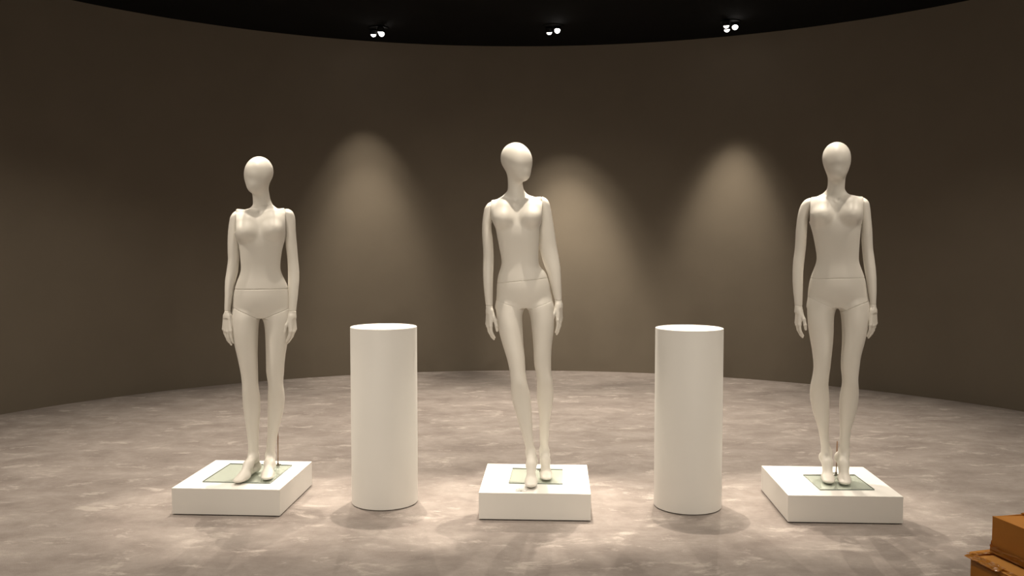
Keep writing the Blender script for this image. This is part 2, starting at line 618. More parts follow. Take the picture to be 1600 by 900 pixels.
# ------------------------------------------------------------------ mannequin
FIGURES = {'left': {'base': (-1.45, 5.17, 0.1541),
          'yaw': 0.2734,
          'torso': [(0.8665, -0.1273, 0.1812), (0.9136, -0.13, 0.1889), (0.9497, -0.1295, 0.1912), (0.993, -0.1271, 0.1882), (1.029, -0.1231, 0.1833),
                    (1.0686, -0.1138, 0.1767), (1.1009, -0.103, 0.1629), (1.1368, -0.0879, 0.1457), (1.1656, -0.0802, 0.1361), (1.1944, -0.0798, 0.1358),
                    (1.2268, -0.082, 0.1387), (1.2736, -0.0848, 0.1457), (1.3096, -0.0894, 0.155), (1.3312, -0.0977, 0.1624), (1.3527, -0.1025, 0.1644),
                    (1.3778, -0.1045, 0.1665), (1.4029, -0.1069, 0.1704), (1.4422, -0.1149, 0.178), (1.4816, -0.1143, 0.1856), (1.4924, -0.0969, 0.1892),
                    (1.5013, -0.0692, 0.1681), (1.5108, -0.0415, 0.133), (1.5183, -0.0137, 0.112)],
          'neck': [(1.4751, -0.0178, 0.1184), (1.5039, -0.0173, 0.1153), (1.5255, -0.0118, 0.105), (1.5434, -0.0088, 0.0948), (1.5686, -0.0095, 0.0857),
                   (1.6044, -0.0124, 0.0798), (1.6331, -0.0085, 0.075), (1.6583, -0.0047, 0.0719)],
          'armL': [(0.8749, -0.1761, -0.1393), (0.9037, -0.1729, -0.1388), (0.9326, -0.1724, -0.1384), (0.9614, -0.1719, -0.1362), (1.0262, -0.1695, -0.1248),
                   (1.0658, -0.1689, -0.1191), (1.1089, -0.1665, -0.108), (1.1555, -0.1589, -0.0952), (1.2021, -0.1519, -0.0911), (1.2272, -0.1491, -0.089),
                   (1.2631, -0.1503, -0.0884), (1.3097, -0.1502, -0.0877), (1.3527, -0.1489, -0.087), (1.3813, -0.1467, -0.0849), (1.4171, -0.1427, -0.0826),
                   (1.46, -0.1352, -0.0768), (1.4779, -0.1263, -0.073), (1.4934, -0.1141, -0.0417), (1.5025, -0.0968, -0.0347)],
          'armR': [(0.8664, 0.1724, 0.2152), (0.8957, 0.1745, 0.2173), (0.9214, 0.1749, 0.2194), (0.9508, 0.1752, 0.2216), (1.0058, 0.1759, 0.2294),
                   (1.0608, 0.1766, 0.2354), (1.0974, 0.1771, 0.2395), (1.1522, 0.1778, 0.2412), (1.1888, 0.1776, 0.2388), (1.2253, 0.1762, 0.2357),
                   (1.2618, 0.1721, 0.2333), (1.2982, 0.168, 0.2312), (1.3529, 0.1662, 0.2273), (1.3892, 0.1631, 0.2256), (1.4183, 0.1564, 0.2249),
                   (1.4509, 0.1463, 0.2242), (1.469, 0.143, 0.2216), (1.4907, 0.1397, 0.214), (1.5049, 0.1118, 0.2036), (1.511, 0.1048, 0.1895)],
          'legL': [(0.0475, -0.0563, 0.0035), (0.0955, -0.0556, 0.0006), (0.1323, -0.0551, 0.0011), (0.1881, -0.0567, 0.0019), (0.244, -0.0632, 0.0045),
                   (0.2998, -0.07, 0.0088), (0.3369, -0.0747, 0.0132), (0.3925, -0.0804, 0.0161), (0.4477, -0.0831, 0.0144), (0.4844, -0.0835, 0.009),
                   (0.521, -0.084, 0.0049), (0.5757, -0.0891, 0.0047), (0.6195, -0.0964, 0.0046), (0.6853, -0.1093, 0.0038), (0.7582, -0.1255, 0.0066),
                   (0.8126, -0.1322, 0.0091), (0.8416, -0.1339, 0.0113), (0.8669, -0.1349, 0.0141), (0.8958, -0.1355, 0.0208), (0.939, -0.1341, 0.0232),
                   (0.9749, -0.1239, 0.0202), (1.0288, -0.111, 0.014)],
          'legR': [(0.0287, 0.0388, 0.0887), (0.0659, 0.0404, 0.0892), (0.1031, 0.0416, 0.0883), (0.1592, 0.046, 0.0969), (0.1968, 0.0493, 0.1052),
                   (0.2532, 0.0525, 0.1165), (0.2908, 0.0537, 0.1276), (0.3283, 0.0542, 0.137), (0.3659, 0.0539, 0.1449), (0.4219, 0.0554, 0.1505),
                   (0.4703, 0.0581, 0.1485), (0.4964, 0.0584, 0.1441), (0.5222, 0.0577, 0.142), (0.5517, 0.0529, 0.1449), (0.5885, 0.0485, 0.1489),
                   (0.625, 0.049, 0.1508), (0.6872, 0.0485, 0.1584), (0.7164, 0.0482, 0.1642), (0.7529, 0.048, 0.17), (0.8077, 0.0466, 0.1768),
                   (0.8369, 0.0446, 0.1808), (0.8625, 0.0407, 0.1847), (0.8919, 0.0306, 0.1886), (0.9356, 0.0302, 0.191), (0.9719, 0.0325, 0.1879),
                   (1.0264, 0.035, 0.1797)],
          'zh': 0.8918,
          'leg_dy': [(-0.01, 0.0), (-0.01, 0.02)],
          'waist': ((-0.1157, 1.0592), (0.1766, 1.0589)),
          'hipL': ((-0.1362, 0.9607), (0.0121, 0.8904)),
          'hipR': ((0.0508, 0.8986), (0.1609, 0.9401)),
          'seam': (-0.1017, 0.1663),
          'wrist': (0.9358, 0.9302),
          'pts': {'notch': (0.0276, 1.4898), 'brL': (-0.0502, 1.3923), 'brR': (0.0928, 1.4035), 'crotch': (0.0261, 0.8918)},
          'hand': {'L': ((-0.1566, 0.9142), (-0.1604, 0.737)), 'R': ((0.196, 0.9063), (0.1688, 0.7266))},
          'head': {'top': (0.0183, 1.8062), 'cc': (0.0241, 1.7269), 'chin': (-0.0124, 1.6044)},
          'feet': {'L': {'ank': (-0.0274, 0.0, 0.1047), 'heel': (-0.0145, 0.045, 0.0225), 'ball': (-0.0796, -0.13, 0.0301), 'toe': (-0.1062, -0.175, 0.0326)},
                   'R': {'ank': (0.0657, 0.02, 0.0941), 'heel': (0.0679, 0.065, 0.0158), 'ball': (0.0495, -0.11, 0.0233), 'toe': (0.0438, -0.155, 0.0205)}}},
 'mid': {'base': (0.145, 5.1, 0.1541),
         'yaw': -0.0284,
         'torso': [(0.9163, -0.2347, 0.0895), (0.9594, -0.2357, 0.0858), (0.9954, -0.2339, 0.0814), (1.0312, -0.2317, 0.0731), (1.0564, -0.231, 0.0694),
                   (1.085, -0.2292, 0.0651), (1.1101, -0.2267, 0.0579), (1.1388, -0.222, 0.0489), (1.1638, -0.2137, 0.0353), (1.1817, -0.2077, 0.0156),
                   (1.196, -0.2041, 0.0067), (1.2139, -0.2023, 0.0034), (1.246, -0.2058, 0.0023), (1.2888, -0.2148, 0.004), (1.3173, -0.2201, 0.0047),
                   (1.353, -0.2272, 0.0057), (1.4028, -0.2361, 0.0081), (1.4313, -0.245, 0.0134), (1.4597, -0.2593, 0.0222), (1.4953, -0.2735, 0.0328),
                   (1.5344, -0.2735, 0.0327), (1.5468, -0.2592, 0.0256), (1.5627, -0.2271, 0.0113), (1.5804, -0.1986, -0.0385), (1.591, -0.1843, -0.0634)],
         'neck': [(1.5236, -0.1843, -0.0526), (1.5591, -0.1843, -0.0562), (1.5839, -0.179, -0.0669), (1.6016, -0.1737, -0.074), (1.6193, -0.1687, -0.0819),
                  (1.6547, -0.1683, -0.0872), (1.6901, -0.1701, -0.0901), (1.7254, -0.1701, -0.0919)],
         'armL': [(0.9126, -0.2849, -0.2498), (0.9413, -0.2871, -0.2526), (0.9773, -0.292, -0.2526), (1.0132, -0.2966, -0.2525), (1.049, -0.3009, -0.2521),
                  (1.0849, -0.3044, -0.2518), (1.1386, -0.3076, -0.251), (1.1744, -0.3082, -0.2495), (1.2102, -0.3078, -0.2488), (1.2459, -0.3067, -0.2487),
                  (1.2816, -0.3077, -0.2505), (1.3173, -0.3105, -0.2523), (1.353, -0.313, -0.2558), (1.3886, -0.3136, -0.2608), (1.4242, -0.3129, -0.2618),
                  (1.4527, -0.3103, -0.2521), (1.4775, -0.3071, -0.245), (1.5095, -0.301, -0.2378), (1.5273, -0.2913, -0.2342), (1.5415, -0.2806, -0.2022),
                  (1.5485, -0.2663, -0.195)],
         'armR': [(0.9244, 0.103, 0.1388), (0.9602, 0.1011, 0.1354), (0.9961, 0.0946, 0.1339), (1.0319, 0.0838, 0.1331), (1.0855, 0.0694, 0.1311),
                  (1.1391, 0.0567, 0.1288), (1.182, 0.0388, 0.1254), (1.2177, 0.0262, 0.12), (1.2569, 0.0155, 0.1127), (1.2996, 0.0083, 0.1044),
                  (1.3708, 0.0046, 0.0943), (1.4419, 0.0062, 0.083), (1.4951, 0.0043, 0.074), (1.5377, 0.0007, 0.0647), (1.5554, -0.0029, 0.0558),
                  (1.5689, -0.0349, 0.0451), (1.5749, -0.0456, 0.0291)],
         'legL': [(0.0621, -0.0518, -0.0027), (0.0982, -0.0522, -0.0053), (0.1341, -0.0583, -0.0103), (0.1629, -0.0633, -0.0164), (0.1987, -0.0705, -0.0229),
                  (0.2416, -0.0823, -0.0279), (0.2774, -0.0937, -0.0297), (0.3417, -0.1133, -0.0316), (0.3845, -0.1272, -0.0345), (0.4202, -0.1365, -0.036),
                  (0.4559, -0.144, -0.0392), (0.4916, -0.1482, -0.045), (0.5202, -0.1486, -0.0528), (0.5486, -0.149, -0.0599), (0.5906, -0.1531, -0.0668),
                  (0.6361, -0.1618, -0.0701), (0.6816, -0.1727, -0.0724), (0.7202, -0.1854, -0.0768), (0.7554, -0.1973, -0.0805), (0.8188, -0.2155, -0.0842),
                  (0.8788, -0.2265, -0.0873), (0.9035, -0.2306, -0.0884), (0.9248, -0.2332, -0.086), (0.9496, -0.2352, -0.0768), (0.978, -0.2357, -0.0751),
                  (1.0135, -0.2298, -0.0806), (1.0492, -0.2095, -0.0878)],
         'legR': [(0.0652, 0.0199, 0.0638), (0.1023, 0.0198, 0.0604), (0.1485, 0.0153, 0.0588), (0.2261, 0.0107, 0.0631), (0.3031, 0.0102, 0.0674),
                  (0.3337, 0.0094, 0.0716), (0.3795, 0.0035, 0.0807), (0.4098, -0.0005, 0.0856), (0.4439, -0.0042, 0.089), (0.4929, -0.005, 0.089),
                  (0.5304, -0.0036, 0.0859), (0.5558, -0.004, 0.0819), (0.5916, -0.0098, 0.0747), (0.6202, -0.0166, 0.0739), (0.6453, -0.0206, 0.0738),
                  (0.6811, -0.0228, 0.0741), (0.7204, -0.0243, 0.0758), (0.7634, -0.0265, 0.0797), (0.7956, -0.0294, 0.0843), (0.835, -0.0338, 0.0885),
                  (0.8671, -0.0367, 0.0902), (0.8958, -0.0411, 0.0901), (0.9243, -0.0483, 0.0883), (0.9494, -0.0572, 0.0868), (0.978, -0.0627, 0.0839),
                  (1.0137, -0.0609, 0.0767), (1.0495, -0.0592, 0.0659)],
         'zh': 0.9545,
         'leg_dy': [(-0.07, -0.075), (-0.02, 0.075)],
         'waist': ((-0.2238, 1.0958), (0.0568, 1.1248)),
         'hipL': ((-0.2346, 1.0025), (-0.0877, 0.949)),
         'hipR': ((-0.0591, 0.9437), (0.0874, 1.0014)),
         'seam': (-0.2621, 0.0214),
         'wrist': (0.9691, 0.9979),
         'pts': {'notch': (-0.1256, 1.5413), 'brL': (-0.1915, 1.4668), 'brR': (-0.0419, 1.4739), 'crotch': (-0.0698, 0.9545)},
         'hand': {'L': ((-0.2705, 0.945), (-0.2564, 0.7686)), 'R': ((0.1182, 0.9746), (0.1238, 0.7987))},
         'head': {'top': (-0.1169, 1.8735), 'cc': (-0.1239, 1.7889), 'chin': (-0.067, 1.6617)},
         'feet': {'L': {'ank': (-0.0377, -0.075, 0.1559), 'heel': (-0.0289, -0.045, 0.0945), 'ball': (-0.035, -0.175, 0.0206), 'toe': (-0.0364, -0.22, 0.0152)},
                  'R': {'ank': (0.0373, 0.075, 0.132), 'heel': (0.0402, 0.105, 0.0877), 'ball': (0.0466, -0.025, 0.0246), 'toe': (0.048, -0.07, 0.0183)}}},
 'right': {'base': (1.775, 5.08, 0.1541),
           'yaw': -0.3361,
           'torso': [(0.9047, -0.1234, 0.2038), (0.9479, -0.1252, 0.2036), (0.9876, -0.1245, 0.1998), (1.0236, -0.1237, 0.1939), (1.056, -0.1216, 0.1887),
                     (1.1028, -0.1152, 0.1809), (1.1424, -0.1046, 0.1696), (1.182, -0.09, 0.154), (1.2107, -0.081, 0.1439), (1.2321, -0.0787, 0.1412),
                     (1.2571, -0.0801, 0.1411), (1.2892, -0.0858, 0.1424), (1.3356, -0.0944, 0.1441), (1.3819, -0.1053, 0.1475), (1.4176, -0.1162, 0.1504),
                     (1.4462, -0.1268, 0.1548), (1.4783, -0.1291, 0.1614), (1.5247, -0.1316, 0.1687), (1.5567, -0.1321, 0.1681), (1.5636, -0.1119, 0.1548),
                     (1.5738, -0.085, 0.1053), (1.5859, -0.0649, 0.0853), (1.598, -0.045, 0.0652)],
           'neck': [(1.5378, -0.0439, 0.0763), (1.5662, -0.0444, 0.0757), (1.5909, -0.0415, 0.0686), (1.6119, -0.0334, 0.0616), (1.6366, -0.0279, 0.0618),
                    (1.6718, -0.0278, 0.0638), (1.7071, -0.0285, 0.0648), (1.7352, -0.0273, 0.0593)],
           'armL': [(0.9136, -0.1913, -0.1466), (0.9426, -0.1904, -0.1505), (0.9751, -0.1923, -0.1503), (1.0076, -0.1956, -0.1499), (1.0401, -0.2003, -0.1494),
                    (1.1014, -0.2058, -0.1494), (1.1555, -0.207, -0.1492), (1.1915, -0.2062, -0.1468), (1.2276, -0.204, -0.1436), (1.2564, -0.2003, -0.1407),
                    (1.2816, -0.1977, -0.1384), (1.3175, -0.1958, -0.1359), (1.3893, -0.1939, -0.1327), (1.418, -0.1913, -0.1318), (1.4502, -0.1884, -0.1303),
                    (1.4752, -0.1847, -0.1239), (1.5038, -0.179, -0.1108), (1.5322, -0.1692, -0.0978), (1.5499, -0.1565, -0.0947), (1.5633, -0.1459, -0.0578),
                    (1.5688, -0.1289, -0.0511)],
           'armR': [(0.9318, 0.2044, 0.2368), (0.967, 0.2034, 0.2354), (1.0022, 0.2003, 0.235), (1.0549, 0.1911, 0.2362), (1.1251, 0.1805, 0.2345),
                    (1.1778, 0.1709, 0.2304), (1.2305, 0.1636, 0.2232), (1.2831, 0.1577, 0.2149), (1.3182, 0.1544, 0.212), (1.3463, 0.1531, 0.2107),
                    (1.3884, 0.1523, 0.2086), (1.4235, 0.1503, 0.2053), (1.4585, 0.1454, 0.2013), (1.5006, 0.1396, 0.1972), (1.5357, 0.1356, 0.1913),
                    (1.5496, 0.1354, 0.1845), (1.5616, 0.1055, 0.1744), (1.5667, 0.0955, 0.1645)],
           'legL': [(0.0821, -0.0266, 0.0221), (0.1148, -0.0289, 0.0188), (0.1517, -0.0347, 0.0148), (0.1813, -0.0396, 0.0095), (0.2184, -0.0443, 0.0041),
                    (0.2663, -0.0533, 0.0018), (0.3175, -0.0678, 0.0023), (0.3647, -0.0842, 0.0031), (0.4306, -0.0989, 0.0036), (0.4636, -0.1021, 0.0024),
                    (0.4931, -0.1025, -0.0005), (0.5302, -0.099, -0.0042), (0.5774, -0.0899, -0.0013), (0.6205, -0.0849, 0.0043), (0.6562, -0.0863, 0.0073),
                    (0.6917, -0.091, 0.0104), (0.7273, -0.0958, 0.0131), (0.7628, -0.1029, 0.0158), (0.8161, -0.1124, 0.0185), (0.8696, -0.1202, 0.0185),
                    (0.9054, -0.1233, 0.0189), (0.9268, -0.1247, 0.0215), (0.9483, -0.1251, 0.0289), (0.977, -0.1249, 0.035), (1.0129, -0.1228, 0.0294),
                    (1.0489, -0.1167, 0.0153)],
           'legR': [(0.0822, 0.0636, 0.1092), (0.1112, 0.0624, 0.1093), (0.1481, 0.061, 0.1112), (0.1816, 0.0597, 0.1122), (0.2262, 0.0602, 0.1146),
                    (0.2819, 0.0605, 0.1214), (0.3372, 0.0594, 0.1342), (0.3739, 0.0566, 0.1447), (0.4105, 0.0543, 0.1505), (0.4399, 0.0544, 0.1538),
                    (0.4766, 0.0563, 0.1557), (0.5097, 0.0614, 0.1549), (0.5391, 0.0661, 0.1526), (0.5639, 0.0667, 0.1505), (0.5921, 0.0635, 0.1517),
                    (0.6272, 0.0588, 0.1553), (0.6626, 0.0582, 0.1586), (0.6981, 0.0592, 0.1633), (0.7336, 0.0613, 0.1715), (0.769, 0.0626, 0.1804),
                    (0.8044, 0.0626, 0.1877), (0.8327, 0.0615, 0.1931), (0.8751, 0.0587, 0.1975), (0.9069, 0.0548, 0.2003), (0.9316, 0.051, 0.2021),
                    (0.9527, 0.0432, 0.2027), (0.981, 0.0401, 0.2006), (1.0165, 0.0428, 0.195), (1.052, 0.0454, 0.1845)],
           'zh': 0.9593,
           'leg_dy': [(-0.03, 0.02), (-0.03, 0.02)],
           'waist': ((-0.1111, 1.1215), (0.1765, 1.1279)),
           'hipL': ((-0.1299, 1.0235), (0.0272, 0.9519)),
           'hipR': ((0.0525, 0.9401), (0.1954, 1.0021)),
           'seam': (-0.1175, 0.1588),
           'wrist': (0.9648, 0.9815),
           'pts': {'notch': (0.0262, 1.5511), 'brL': (-0.053, 1.4812), 'brR': (0.097, 1.487), 'crotch': (0.0371, 0.9593)},
           'hand': {'L': ((-0.1697, 0.9432), (-0.1601, 0.777)), 'R': ((0.2193, 0.9533), (0.2129, 0.7872))},
           'head': {'top': (0.0185, 1.875), 'cc': (0.0167, 1.7938), 'chin': (0.024, 1.6708)},
           'feet': {'L': {'ank': (-0.0061, 0.02, 0.1422), 'heel': (-0.0187, 0.05, 0.1051), 'ball': (0.0022, -0.08, 0.0217), 'toe': (0.0075, -0.125, 0.0191)},
                    'R': {'ank': (0.0854, 0.02, 0.1494), 'heel': (0.065, 0.05, 0.1118), 'ball': (0.0871, -0.08, 0.0291), 'toe': (0.09, -0.125, 0.0246)}}}}


def chest_frame(F):
    zh, zn = F['zh'], F['pts']['notch'][1]
    L = zn - zh
    return zh, zn, L


def torso_field(g, F):
    zh, zn, L = chest_frame(F)
    dep = [(zh + u * L, a, b) for u, a, b in (
        (-0.10, -0.040, 0.060), (0.0, -0.060, 0.085), (0.06, -0.078, 0.108), (0.12, -0.085, 0.118), (0.20, -0.088, 0.112), (0.29, -0.084, 0.088),
        (0.40, -0.078, 0.062), (0.50, -0.078, 0.052), (0.60, -0.084, 0.058), (0.70, -0.090, 0.072), (0.80, -0.088, 0.086),
        (0.88, -0.074, 0.092), (0.95, -0.052, 0.090), (1.0, -0.034, 0.082), (1.04, -0.012, 0.070), (1.09, 0.004, 0.056))]
    f = g.loft(F['torso'], dep, 0.007, 2.35, z0=zh + 0.004, z1=F['torso'][-1][0] + 0.004)
    # shallow buttocks at the back
    cx = F['pts']['crotch'][0]
    if g.lo[2] < zh + 0.2:
        for s in (-1, 1):
            f = smin(f, g.ellipsoid((cx + s * 0.066, 0.062, zh + 0.055), (0.068, 0.07, 0.078)), 0.035)
    if g.lo[2] + g.h * g.n[2] > zn - 0.2:
        for k in ('brL', 'brR'):
            x, z = F['pts'][k]
            s = -1 if k == 'brL' else 1
            low = g.ellipsoid((x + s * 0.001, -0.064, z - 0.015), (0.049, 0.048, 0.047), s * 0.25, 0)
            up = g.ellipsoid((x + s * 0.002, -0.036, z + 0.018), (0.052, 0.046, 0.070), s * 0.25, -0.30)
            f = smin(smin(f, up, 0.050), low, 0.028)
        nx = F['pts']['notch'][0]
        nk = F['neck']
        for side, sx in (('L', F['seam'][0]), ('R', F['seam'][1])):
            s = -1 if side == 'L' else 1
            ztop = np.interp(0, [0, 1], [zn + 0.002, 0])
            a = (nx + s * 0.012, -0.030, zn - 0.002)
            m_ = (nx + s * 0.07, -0.030, zn + 0.000)
            b = (sx - s * 0.01, 0.018, zn + (F['arm_top'][side] - zn) * 0.72)
            f = smin(f, g.capsule(a, m_, 0.0085, 0.0080), 0.016)
            f = smin(f, g.capsule(m_, b, 0.0080, 0.0105), 0.016)
        # hollow above the breastbone
        dent = g.ellipsoid((nx, -0.046, zn + 0.012), (0.011, 0.018, 0.014))
        f = -smin(-f, dent, 0.012)
    return f


def neck_head_field(g, F, hd):
    nk = F['neck']
    z0, z1 = nk[0][0], nk[-1][0]
    dep = []
    for z, a, b in nk:
        t = (z - z0) / (z1 - z0)
        hw = (b - a) / 2
        r = min(hw, 0.056) * 1.04
        c = 0.034 * (1 - t) ** 1.3 + 0.004
        dep.append((z, c - r, c + r))
    f = g.loft(nk, dep, 0.008, 2.0, z0=z0, z1=z1 + 0.02)
    cx, cy, cz, yaw, tilt, sc = hd
    ca, sa = math.cos(yaw), math.sin(yaw)

    def off(x, y, z):
        return (cx + sc * (x * ca - y * sa), cy + sc * (x * sa + y * ca), cz + sc * z)
    e1 = g.ellipsoid(off(0, 0.010, 0.0), (0.0745 * sc, 0.094 * sc, 0.086 * sc), yaw, 0.25)
    e2 = g.ellipsoid(off(0, -0.034, -0.050), (0.055 * sc, 0.050 * sc, 0.075 * sc), yaw, tilt)
    e3 = g.ellipsoid(off(0, -0.056, -0.092), (0.026 * sc, 0.024 * sc, 0.026 * sc), yaw, 0)
    h = smin(smin(e1, e2, 0.045), e3, 0.04)
    return smin(f, h, 0.030)


def arm_field(g, F, side):
    t = F['arm' + side]
    z0, z1 = t[0][0], t[-1][0]
    dep = []
    pose = F['arm_pose'][side]
    for z, a, b in t:
        u = (z - z0) / (z1 - z0)
        hd = float(np.interp(u, [0, .08, .25, .42, .55, .72, .88, 1], [.021, .022, .031, .037, .035, .040, .043, .043]))
        hd = min(hd, math.sqrt(max(2 * 0.045 * (z1 + 0.004 - z), 1e-5)) + 0.008)
        c = float(np.interp(u, [0, .25, .45, .8, 1], pose))
        dep.append((z, c - hd, c + hd))
    return g.loft(t, dep, 0.005, 2.1, z1=z1 + 0.002)


def leg_field(g, F, i):
    zh = F['zh']
    ins = lambda z: max(z - (zh + 0.03), 0) * 0.30                  # sinks into the pelvis above the joint
    t = [(z, a + ins(z), b - ins(z)) for z, a, b in F['legL' if i == 0 else 'legR']]
    kdy, ady = F['leg_dy'][i]
    za = 0.13 if F['heels'] else 0.08
    dep = []
    for z in np.linspace(t[0][0] - .02, t[-1][0] + .02, 60):
        u = (zh - z) / (zh - za)
        c = float(np.interp(u, [-.15, 0, .5, 1.0], [0, 0, kdy, ady]))
        fr = float(np.interp(u, [-.15, 0, .1, .3, .42, .49, .55, .62, .75, .9, 1], [.062, .078, .079, .070, .060, .056, .047, .041, .037, .030, .029]))
        bk = float(np.interp(u, [-.15, 0, .1, .3, .42, .50, .58, .67, .78, .9, 1], [.075, .086, .085, .068, .054, .046, .053, .060, .046, .032, .031]))
        dep.append((z, c - fr + ins(z), c + bk - ins(z)))
    zend = 0.118 if F['heels'] else 0.07
    f = g.loft(t, dep, 0.009, 2.15, z0=zend, z1=t[-1][0])
    # foot
    if g.lo[2] < 0.2:
        q = F['feet']['LR'[i]]
        an, he, ba, to = (np.array(q[k]) for k in ('ank', 'heel', 'ball', 'toe'))
        if F['heels']:
            he[2] = max(he[2], 0.098)
        else:
            he[2] = 0.030
        ba[2], to[2] = 0.0215, 0.0155
        rot = math.atan2(ba[0] - he[0], -(ba[1] - he[1]))
        mid = an * 0.45 + ba * 0.55 + np.array([0, 0, 0.016 if F['heels'] else 0.010])
        heel_r = 0.0265 if F['heels'] else 0.0255
        ft = g.capsule(an, mid, 0.0255, 0.0255)
        ft = smin(ft, g.capsule(mid, ba + np.array([0, 0, 0.006]), 0.0255, 0.0235), 0.020)
        ft = smin(ft, g.capsule(an, he, 0.0235, heel_r), 0.015)
        ft = smin(ft, g.capsule(he, ba + np.array([0, 0.01, 0.0]), 0.0235, 0.0185), 0.025)
        ft = smin(ft, g.ellipsoid(ba, (0.0345, 0.042, 0.0200), rot), 0.022)
        ft = smin(ft, g.ellipsoid(to, (0.0310, 0.037, 0.0138), rot), 0.026)
        f = smin(f, ft, 0.016)
        f = np.maximum(f, 0.0008 - g.z)
    return f


def plane_xz(g, p, q):
    """signed distance in x,z to the line p-q, positive above it"""
    dx, dz = q[0] - p[0], q[1] - p[1]
    L = math.hypot(dx, dz)
    if dx < 0:
        dx, dz = -dx, -dz
    return (-(g.x - p[0]) * dz + (g.z - p[1]) * dx) / L + 0 * g.y


GAP = -0.0002
VOX = 0.003


def hand_mesh(F, side):
    (wx, wz), (tx, tz) = F['hand'][side]
    s = 1 if side == 'L' else -1
    phi = F['hand_turn'][side]
    cut = F['wrist'][0 if side == 'L' else 1]
    wy = F['arm_pose'][side][0]
    sc = (wz - tz) / 0.170
    g = Grid((wx - 0.075, wy - 0.085, tz - 0.012), (wx + 0.075, wy + 0.075, cut + 0.006), 0.0016)
    ax_n = np.array([math.cos(phi) * s, math.sin(phi), 0])          # towards the palm
    ax_w = np.array([math.sin(phi) * s, -math.cos(phi), 0])         # towards the index finger
    O = np.array([wx, wy, wz])

    def P(n, w, z):
        return O + sc * (ax_n * n + ax_w * w + np.array([0, 0, z]))
    f = g.loft(F['arm' + side], [(z, wy - 0.0205, wy + 0.0205) for z in (wz - .2, wz + .2)], 0.004, 2.1, z0=wz - 0.012)
    kn = [(-0.004, 0.029, -0.083, 0.068, 0.0080), (-0.007, 0.010, -0.087, 0.077, 0.0082), (-0.006, -0.009, -0.084, 0.071, 0.0078), (-0.002, -0.027, -0.076, 0.056, 0.0070)]
    palm = None
    for i, (n, w, z, L, r) in enumerate(kn):
        c = g.capsule(P(0.001, w * 0.55, -0.006), P(n, w, z), 0.0135 * sc, 0.0098 * sc)
        palm = c if palm is None else smin(palm, c, 0.010)
    palm = smin(palm, g.capsule(P(0.006, 0.018, -0.02), P(0.010, 0.020, -0.052), 0.011 * sc, 0.010 * sc), 0.012)
    f = smin(f, palm, 0.016)
    fing = None
    curl = F['curl'][side]
    for i, (n, w, z, L, r) in enumerate(kn):
        p = P(n, w, z)
        ang = [R(a + 3.5 * i) for a in curl]
        spread = (w - 0.001) * 0.06
        for a, fr, r0, r1 in zip(ang, (0.45, 0.31, 0.24), (1.0, 0.93, 0.86), (0.93, 0.86, 0.72)):
            d = ax_n * math.sin(a) + np.array([0, 0, -math.cos(a)]) + ax_w * spread
            q = p + sc * L * fr * d
            c = g.capsule(p, q, r * r0 * sc, r * r1 * sc)
            fing = c if fing is None else smin(fing, c, 0.0022)
            p = q
    f = smin(f, fing, 0.006)
    th = [P(0.008, 0.020, -0.022), P(0.016, 0.040, -0.052), P(0.021, 0.047, -0.083), P(0.026, 0.044, -0.108)]
    rr = (0.0115, 0.0100, 0.0088, 0.0070)
    tf = None
    for a, b, r0, r1 in zip(th[:-1], th[1:], rr[:-1], rr[1:]):
        c = g.capsule(a, b, r0 * sc, r1 * sc)
        tf = c if tf is None else smin(tf, c, 0.004)
    f = smin(f, tf, 0.006)
    f = np.maximum(f, g.z - (cut - GAP))
    return g.mesh(f, 'hand', 1)


def bounds(rows, pad):
    return min(r[1] for r in rows) - pad, max(r[2] for r in rows) + pad


